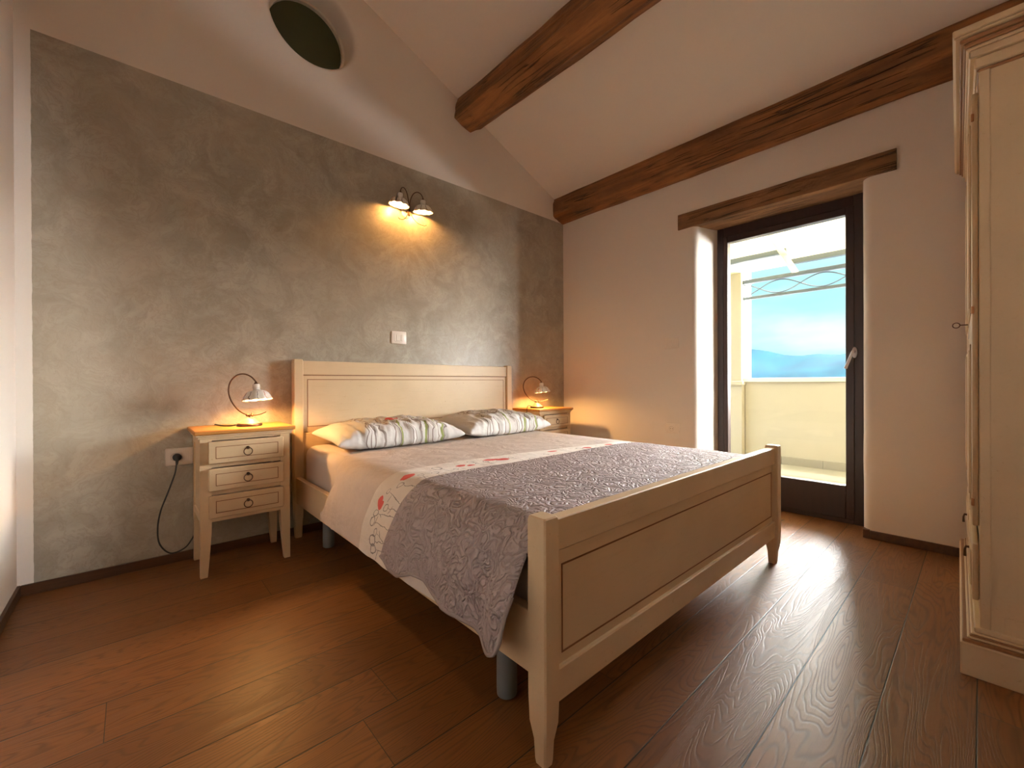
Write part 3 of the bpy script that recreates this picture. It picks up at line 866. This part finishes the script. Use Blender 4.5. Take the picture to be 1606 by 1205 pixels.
for z0, z1 in ((.547, .655), (.415, .523), (.283, .391)):
    bm = bmesh.new(); x0, x1 = -2.990, -2.664; yf = -.357
    box(bm, x0, x1, yf, lyf - .0005, z0, z1, .003)
    box(bm, x0 + .03, x1 - .03, lyf + .001, lyb - .03, z0 + .008, z1 - .02)
    groove_rect(bm, x0 + .028, x1 - .026, z0 + .024, z1 - .025, yf, .0028)
    d = obj('drawer', bm, cr, ns, smooth=25)
    bm = bmesh.new(); zc = (z0 + z1) / 2; torus(bm, (-2.827, yf - .006, zc - .006), .0185, .0022)
    lathe_pts = [[(-2.827 + r * math.cos(2 * PI * i / 14), y, zc + .012 + r * math.sin(2 * PI * i / 14)) for i in range(14)] for r, y in ((.008, yf), (.008, yf - .003), (.004, yf - .009))]
    loft(bm, lathe_pts); r_ = obj('ring_pull', bm, M['iron'], d); r_['label'] = 'dark iron ring pull'
dup(ns, ((nx0 + nx1) / 2 + 2.332, -.178, 0), 'cream three-drawer nightstand in the corner by the balcony door wall')

# ------------------------------------------------------------------ lamps
def fl(amp, lob):
    def f(i, a, r, z):
        k = max(0, (r - .03) / .045); return r * (1 + amp * k * math.cos(lob * a)), z + .0018 * k * math.cos(lob * a)
    return f
def shade_at(parent, top, axis, bulb='bulb', k=1.0):
    """ceramic fluted shade hanging at point top, its axis pointing along axis (opening side)"""
    ax = Vector(axis).normalized(); q = Vector((0, 0, -1)).rotation_difference(ax).to_matrix().to_4x4(); MX = Matrix.Translation(Vector(top)) @ q
    outp = [(.017, -.030), (.030, -.0325), (.045, -.039), (.055, -.049), (.062, -.063), (.069, -.078), (.0725, -.083)]
    inp = [(.069, -.083), (.059, -.066), (.050, -.053), (.038, -.043), (.024, -.036), (.006, -.034)]
    t_ = bmesh.new(); uvl = t_.loops.layers.uv.new('UVMap'); sg = 72
    vs = lathe(t_, [(r * k, z * k) for r, z in outp + inp], sg, flute=fl(.032, 10), cap=False)
    idx = {v: (i, j) for i, r in enumerate(vs) for j, v in enumerate(r)}
    for f in t_.faces:
        js = [idx[v][1] for v in f.verts]; wrap = max(js) - min(js) > sg / 2
        for lp in f.loops:
            i, j = idx[lp.vert]; lp[uvl].uv = (((j + sg) if wrap and j == 0 else j) / sg, min(1., i / 6) if i <= 6 else 2.)
    bmesh.ops.transform(t_, matrix=MX, verts=t_.verts)
    s = obj('lamp_shade', t_, M['shade'], parent)
    s['label'] = 'white painted ceramic shade with scalloped rim'
    bm = bmesh.new(); t_ = bmesh.new(); lathe(t_, [(.004, .004), (.016, .002), (.0185, -.004), (.0185, -.018), (.016, -.022), (.018, -.026), (.017, -.0295), (.012, -.0345)], 24); join(bm, t_, None, MX)
    sk = obj('socket', bm, M['ceramic'], parent)
    bm = bmesh.new(); t_ = bmesh.new(); lathe(t_, [(.004, .018), (.006, .012), (.011, .004), (.012, .0025)], 16); join(bm, t_, None, MX); obj('socket_cap', bm, M['iron'], sk)
    bm = bmesh.new(); t_ = bmesh.new(); lathe(t_, [(.002, -.074), (.009, -.072), (.0135, -.065), (.014, -.058), (.011, -.050), (.008, -.044), (.007, -.0365)], 20); join(bm, t_, None, MX)
    obj('light_bulb', bm, M[bulb], parent)
    return s

lampc = Vector((-2.792, -.20, nz)); hd = Vector((.66, -.75, 0)).normalized()
def L(u, z, v=0.): return lampc + hd * u + Vector((-hd.y, hd.x, 0)) * v + Vector((0, 0, z))
lamp = thing('table_lamp', 'curved iron table lamp with ceramic shade on the nightstand with the plugged cable', 'lamp', lampc, 0, 'bedside lamps')
bm = bmesh.new(); lathe(bm, [(.058, 0), (.0605, .004), (.059, .012), (.054, .016)], 40, lampc); b0 = obj('base', bm, M['iron'], lamp)
bm = bmesh.new(); lathe(bm, [(.050, .0162), (.040, .022), (.036, .026), (.030, .033), (.020, .039), (.010, .042), (.007, .046)], 40, lampc); obj('base_dome', bm, M['dome'], b0)
hoop = spline([L(.098, .076), L(.06, .062), L(.015, .0565), L(-.02, .061), L(-.065, .085), L(-.105, .132), L(-.122, .185), L(-.112, .235), L(-.078, .270), L(-.035, .280), L(.005, .268), L(.030, .247), L(.038, .236)], 6)
bm = bmesh.new(); tube(bm, hoop, [.0022 + .0016 * min(1, i / 30) for i in range(len(hoop))], 10)
obj('stem', bm, M['iron'], lamp)
bm = bmesh.new()
for u in (-.012, .016): 
    t_ = bmesh.new(); bmesh.ops.create_uvsphere(t_, u_segments=14, v_segments=10, radius=.0085); join(bm, t_, None, Matrix.Translation(L(u, .058)))
t_ = bmesh.new(); bmesh.ops.create_uvsphere(t_, u_segments=12, v_segments=8, radius=.005); join(bm, t_, None, Matrix.Translation(L(.016, .068)))
tube(bm, [L(.0, .044), L(.0, .058)], .005, 10)
obj('clamp_knobs', bm, M['iron'], lamp)
shade_at(lamp, L(.040, .222), (.06, -.10, -1.))
lamp2 = dup(lamp, (-.560, -.17, nz), 'curved iron table lamp with ceramic shade on the corner nightstand by the balcony door wall', math.radians(2))
# cords
bm = bmesh.new()
cp = spline([lampc + Vector((-.060, .012, .008)), lampc + Vector((-.085, .025, .0045)), lampc + Vector((-.115, .07, .0042)), lampc + Vector((-.128, .15, .0042)), lampc + Vector((-.13, .188, .002)), lampc + Vector((-.13, .194, -.02)),
             (-2.925, -.0062, .55), (-2.93, -.0062, .36), (-2.955, -.008, .22), (-3.0, -.012, .165), (-3.028, -.03, .112), (-3.062, -.036, .072), (-3.118, -.036, .062), (-3.160, -.036, .118), (-3.168, -.036, .20), (-3.155, -.036, .29), (-3.122, -.036, .39), (-3.098, -.036, .47), (-3.090, -.036, .528)], 8)
tube(bm, cp, .0036, 8); cd = obj('power_cord', bm, M['black'], lamp)
bm = bmesh.new(); rings = []
for y, r in ((-.013, .0), (-.013, .019), (-.030, .0195), (-.036, .017), (-.040, .010)): rings.append([(-3.088 + max(r, .001) * math.cos(2 * PI * i / 22), y, .552 + max(r, .001) * math.sin(2 * PI * i / 22)) for i in range(22)])
loft(bm, rings); tube(bm, [(-3.0882, -.034, .545), (-3.0892, -.036, .53), (-3.09, -.036, .515)], [.008, .0065, .005], 10)
obj('plug', bm, M['black'], cd)
bm = bmesh.new(); c2 = Vector((-.560, -.17, nz))
tube(bm, spline([c2 + Vector((-.058, -.006, .009)), c2 + Vector((-.085, -.012, .018)), c2 + Vector((-.115, -.02, .028)), c2 + Vector((-.145, -.03, .022)), c2 + Vector((-.165, -.04, -.012)), c2 + Vector((-.172, -.045, -.07)), c2 + Vector((-.175, -.045, -.30))], 7), .0026, 8)
bmesh.ops.rotate(bm, cent=c2, matrix=Matrix.Rotation(-math.radians(2), 3, 'Z'), verts=bm.verts)
obj('power_cord', bm, M['browncord'], lamp2)

# wall lamp over the bed
wc = Vector((-1.755, 0, 2.215))
wl = thing('wall_lamp', 'two-armed iron wall lamp with ceramic shades, lit above the bed', 'lamp', wc)
bm = bmesh.new(); rings = [[(wc.x + r * math.cos(2 * PI * i / 28), y, wc.z - .02 + 1.25 * r * math.sin(2 * PI * i / 28)) for i in range(28)] for r, y in ((.036, 0), (.036, -.005), (.030, -.011), (.012, -.014))]
loft(bm, rings); obj('wall_plate', bm, M['ceramic'], wl)
bm = bmesh.new(); tube(bm, [(wc.x, -.012, wc.z - .02), (wc.x, -.05, wc.z - .02)], .008, 12); tube(bm, [(wc.x, -.05, wc.z + .01), (wc.x, -.05, wc.z - .06)], .0075, 12)
obj('bracket', bm, M['iron'], wl)
for s in (-1, 1):
    d = Vector((.905 * s, -.425, 0)); o0 = Vector((wc.x, -.05, wc.z))
    def A(u, z): return o0 + d * u + Vector((0, 0, z))
    bm = bmesh.new()
    pts = spline([A(.125, -.115), A(.105, -.120), (A(.065, -.108)), A(.03, -.075), A(.008, -.03), A(.004, .02), A(.012, .065), A(.032, .105), A(.060, .120), A(.085, .108), A(.098, .085), A(.1, .075)], 6)
    tube(bm, pts, [.0022 + .0012 * min(1, i / 24) for i in range(len(pts))], 9)
    obj('arm', bm, M['iron'], wl)
    shade_at(wl, A(.100, .063), (d.x * .08, .13, -1.), 'wallbulb')

# ------------------------------------------------------------------ switches and sockets
def plate(name, label, cat, c, face, w=.122, h=.088, kind='switch', th=.011):
    """rectangular cover plate; face 'y' sits on the gable wall, 'x' on the door wall"""
    o = thing(name, label, cat, c)
    def put(nm, fn, mat, par):
        bm = bmesh.new(); fn(bm)
        if face == 'x':
            bmesh.ops.rotate(bm, cent=(0, 0, 0), matrix=Matrix.Rotation(-PI / 2, 3, 'Z'), verts=bm.verts)
        return obj(nm, bm, mat, par, world=False)
    put('cover_plate', lambda b: (box(b, -w / 2, w / 2, -th, 0, -h / 2, h / 2, .005, seg_=2), box(b, -w * .32, w * .32, -th - .0012, -th + .002, -h * .29, h * .29, .001)), M['plastic'], o)
    if kind == 'switch':
        put('rocker', lambda b: (box(b, -w * .19, w * .10, -th - .004, -th, -h * .25, h * .25, .001)), M['plastic'], o)
        put('rocker', lambda b: (box(b, w * .11, w * .25, -th - .003, -th, -h * .25, h * .25, .001)), M['plastic'], o)
    else:
        def sock(b, cx):
            n = 22
            loft(b, [[(cx + r * math.cos(2 * PI * i / n), y, r * math.sin(2 * PI * i / n)) for i in range(n)] for r, y in ((.021, -th), (.021, -th - .0025), (.018, -th - .0025), (.017, -th - .001))])
        cx = -w * .16 if kind == 'socket2' else -w * .05
        put('outlet', lambda b: sock(b, cx), M['socket_in'], o)
        if kind == 'socket':
            put('pin_hole', lambda b: (box(b, cx - .011, cx - .006, -th - .0016, -th - .0008, -.0025, .0025)), M['hole'], o); put('pin_hole', lambda b: (box(b, cx + .006, cx + .011, -th - .0016, -th - .0008, -.0025, .0025)), M['hole'], o)
        else:
            put('blank_insert', lambda b: box(b, w * .06, w * .26, -th - .002, -th, -h * .25, h * .25, .001), M['plastic'], o)
    return o
plate('light_switch', 'white light switch on the stucco wall above the headboard', 'switch', (-1.818, 0, 1.266), 'y', .118, .092)
plate('wall_socket', 'white wall socket holding a black plug left of the nightstand', 'socket', (-3.075, 0, .553), 'y', .122, .090, 'socket2', .012)
plate('light_switch', 'white light switch on the plain wall beside the balcony door', 'switch', (0, -1.158, 1.252), 'x', .118, .088)
plate('wall_socket', 'empty white wall socket low on the wall beside the balcony door', 'socket', (0, -1.164, .558), 'x', .112, .080, 'socket')

# ------------------------------------------------------------------ wardrobe (local frame: x along its front, +y out of the front)
th = math.radians(1.4)
wd = thing('wardrobe', 'tall cream wooden wardrobe with moulded cornice at the edge of the room', 'wardrobe', (-1.2524, -2.8353, 0), th)
def wobj(name, bm, m, par=None): return obj(name, bm, m, par or wd, world=False, smooth=25)
WW, WD, ZTOP = 1.16, .58, 1.958
bm = bmesh.new()
box(bm, 0, .022, -WD, 0, .10, ZTOP, .002); box(bm, WW - .022, WW, -WD, 0, .10, ZTOP, .002)
box(bm, .022, WW - .022, -WD, -WD + .012, .10, ZTOP); box(bm, .022, WW - .022, -WD + .012, -.004, ZTOP - .02, ZTOP); box(bm, .022, WW - .022, -WD + .012, -.004, .10, .125)
box(bm, -.004, .055, -.022, .002, .14, ZTOP, .002); box(bm, WW - .055, WW + .004, -.022, .002, .14, ZTOP, .002)
box(bm, .055, WW - .055, -.022, .0, 1.872, ZTOP, .001); box(bm, .055, WW - .055, -.022, .0, .408, .460, .001); box(bm, .055, WW - .055, -.022, .0, .125, .215, .001)
box(bm, -.004, .0, -WD, -WD + .05, .14, ZTOP, .001); box(bm, -.003, .0, -WD + .05, -.05, .14, .20, .001)
wobj('carcass', bm, M['cream'])
def moulding(bm, steps):
    """steps: (overhang, z0, z1) bands running round the front and both sides"""
    for e, z0, z1 in steps: box(bm, -e, WW + e, -WD, e, z0, z1, .003)
bm = bmesh.new(); moulding(bm, [(.012, 1.925, 1.958), (.024, 1.958, 1.982), (.030, 1.982, 1.992), (.056, 2.018, 2.026), (.060, 2.026, 2.047)])
for e, z0, z1 in ((.006, 1.915, 1.925), (.036, 1.992, 2.005), (.044, 2.005, 2.018)): box(bm, -e, WW + e, -WD, e, z0, z1, .003, mi=1)  # brown glaze bands that also paint in the cove's shade
obj('cornice', bm, [M['cream'], M['glaze_shadow']], wd, world=False, smooth=25)
bm = bmesh.new(); moulding(bm, [(.045, 0., .104), (.030, .114, .120), (.022, .126, .132), (.014, .132, .148)])
for e, z0, z1 in ((.040, .104, .114), (.025, .120, .126)): box(bm, -e, WW + e, -WD, e, z0, z1, .002, mi=1)  # brown glaze plus painted shade between the plinth steps
obj('plinth', bm, [M['cream'], M['glaze_shadow']], wd, world=False, smooth=25)
half = (WW - .08) / 2
for i in range(2):
    a = .030 + i * (half + .012); b = a + half
    bm = bmesh.new(); box(bm, a, b, .0025, .018, .462, 1.870, .005, seg_=2)
    for z0, z1 in ((.53, 1.06), (1.16, 1.80)):
        box(bm, a + .07, b - .07, .017, .022, z0, z1, .003); box(bm, a + .09, b - .09, .0215, .024, z0 + .02, z1 - .02, .002)
    d = wobj('door', bm, M['cream'])
    for z in (.54, 1.165, 1.79):
        bm = bmesh.new(); lathe(bm, [(.003, -.012), (.0038, -.010), (.0038, .010), (.003, .012)], 12, ((a - .003) if i == 0 else (b + .003), .016, z)); wobj('hinge', bm, M['copper'], d)
    if i == 0:
        xk, zk = b - .03, 1.165
        bm = bmesh.new(); box(bm, xk - .012, xk + .012, .017, .020, zk - .06, zk + .06, .002); wobj('key_plate', bm, M['satin'], d)
        bm = bmesh.new(); tube(bm, [(xk, .0195, zk), (xk, .044, zk)], .0022, 8); torus(bm, (xk, .054, zk), .0105, .0019, 'x'); wobj('key', bm, M['iron'], d)
    bm = bmesh.new(); box(bm, a, b, .0025, .018, .219, .404, .005, seg_=2); box(bm, a + .05, b - .05, .017, .021, .25, .37, .004); box(bm, a + .03, b - .03, -.45, -.0235, .23, .39)
    dw = wobj('drawer', bm, M['cream'])
    for xx in ((a + b) / 2,):
        bm = bmesh.new(); tube(bm, [(xx, .0205, .318), (xx, .030, .318)], .0045, 8)
        tube(bm, [(xx, .029, .320), (xx, .032, .306), (xx, .032, .282)], [.0025, .0035, .0045], 8); wobj('drop_pull', bm, M['iron'], dw)

# ------------------------------------------------------------------ light
w = bpy.data.worlds.new('World'); SC.world = w; w.use_nodes = True; t = w.node_tree; t.nodes.clear()
def N(ty, **k):
    n = t.nodes.new(ty)
    for a, b in k.items(): setattr(n, a, b)
    return n
tc = N('ShaderNodeTexCoord'); sp = N('ShaderNodeSeparateXYZ'); t.links.new(tc.outputs['Generated'], sp.inputs[0])
def MR(src, a, b, c=0., d=1.):
    n = N('ShaderNodeMapRange', interpolation_type='SMOOTHSTEP'); t.links.new(src, n.inputs[0])
    for i, v in enumerate((a, b, c, d)): n.inputs[i + 1].default_value = v
    return n.outputs[0]
def MX(f, a, b):
    n = N('ShaderNodeMix', data_type='RGBA')
    if isinstance(f, float): n.inputs[0].default_value = f
    else: t.links.new(f, n.inputs[0])
    for i, v in ((6, a), (7, b)):
        if isinstance(v, tuple): n.inputs[i].default_value = (*v, 1)
        else: t.links.new(v, n.inputs[i])
    return n.outputs[2]
mp = N('ShaderNodeMapping'); mp.inputs['Scale'].default_value = (1, 1, 3.2); t.links.new(tc.outputs['Generated'], mp.inputs[0])
nz_ = N('ShaderNodeTexNoise'); nz_.inputs['Scale'].default_value = 2.6; nz_.inputs['Detail'].default_value = 6; t.links.new(mp.outputs[0], nz_.inputs['Vector'])
cl = MR(nz_.outputs[0], .42, .68)
blue = MX(MR(sp.outputs[2], .0, .35), (.56, 1.06, 1.08), (.52, 1.0, 1.06))
sky = MX(cl, blue, (1.05, 1.2, 1.2))
hi = MX(MR(sp.outputs[2], .18, .55), sky, (4.2, 4.4, 4.4))                      # bright cloud overhead
back_fill = MX(MR(sp.outputs[1], -.55, -.90), hi, (1.3, .78, .42))                  # warm fill tint added to the unseen sky behind the camera
gr = MX(MR(sp.outputs[2], -.10, -.02), (.25, .26, .2), back_fill)
bg = N('ShaderNodeBackground'); t.links.new(gr, bg.inputs[0]); bg.inputs[1].default_value = .74
wo = N('ShaderNodeOutputWorld'); t.links.new(bg.outputs[0], wo.inputs[0])
try: w.cycles.sampling_method = 'MANUAL'; w.cycles.sample_map_resolution = 512
except Exception: pass
def portal(name, loc, rot, sx, sy):
    l = bpy.data.lights.new(name, 'AREA'); l.shape = 'RECTANGLE'; l.size = sx; l.size_y = sy; l.cycles.is_portal = True
    o = bpy.data.objects.new(name, l); COL.objects.link(o); o.location = loc; o.rotation_euler = rot; return o
portal('fill_window_portal', ((wx0 + wx1) / 2, YB - .16, (wz0 + wz1) / 2), (PI / 2, 0, 0), wx1 - wx0, wz1 - wz0)
portal('door_portal', (.31, (gy0 + gy1) / 2, (gz0 + gz1) / 2), (PI / 2, 0, -PI / 2), gy1 - gy0, gz1 - gz0)
def sun(name, energy, angle, col, travel):
    l = bpy.data.lights.new(name, 'SUN'); l.energy = energy; l.angle = math.radians(angle); l.color = col
    o = bpy.data.objects.new(name, l); COL.objects.link(o); o.location = (8, -4, 12)
    o.rotation_euler = Vector((0, 0, -1)).rotation_difference(Vector(travel).normalized()).to_euler(); return o
sun('fill_sun', 112., 84., (1., .965, .94), (-.86, .50, -.12))  # broad invisible sun added as room fill, much stronger than the visible sky
sun('sun', 2.2, 1., (1., .95, .86), (-.30, -.12, -.95))

# ------------------------------------------------------------------ camera
cam = bpy.data.cameras.new('camera'); co = bpy.data.objects.new('camera', cam); COL.objects.link(co)
cam.sensor_fit = 'HORIZONTAL'; cam.sensor_width = 36.; cam.lens = 661.5751 / 1606 * 36.; cam.clip_start = .02; cam.clip_end = 2000
r = Vector((0.7432409657717242, -0.6690112761712396, -0.00409623661966414)); u = Vector((0.004703650893393479, -0.0008972100264381376, 0.9999885352755008)); f = Vector((0.6690072813258372, 0.7432517119858507, -0.0024799522403032067))
co.matrix_world = Matrix(((r.x, u.x, -f.x, -3.2604), (r.y, u.y, -f.y, -2.8359), (r.z, u.z, -f.z, .9339), (0, 0, 0, 1)))
SC.camera = co
vs = SC.view_settings
vs.view_transform = 'Standard'; vs.look = 'None'; vs.gamma = 1.; vs.exposure = .54; vs.use_curve_mapping = False
SC.display_settings.display_device = 'sRGB'
cy = SC.cycles
cy.max_bounces = 14; cy.diffuse_bounces = 12; cy.glossy_bounces = 4; cy.transmission_bounces = 6; cy.transparent_max_bounces = 12
cy.sample_clamp_indirect = 6.; cy.caustics_reflective = False; cy.caustics_refractive = False
cy.use_denoising = True
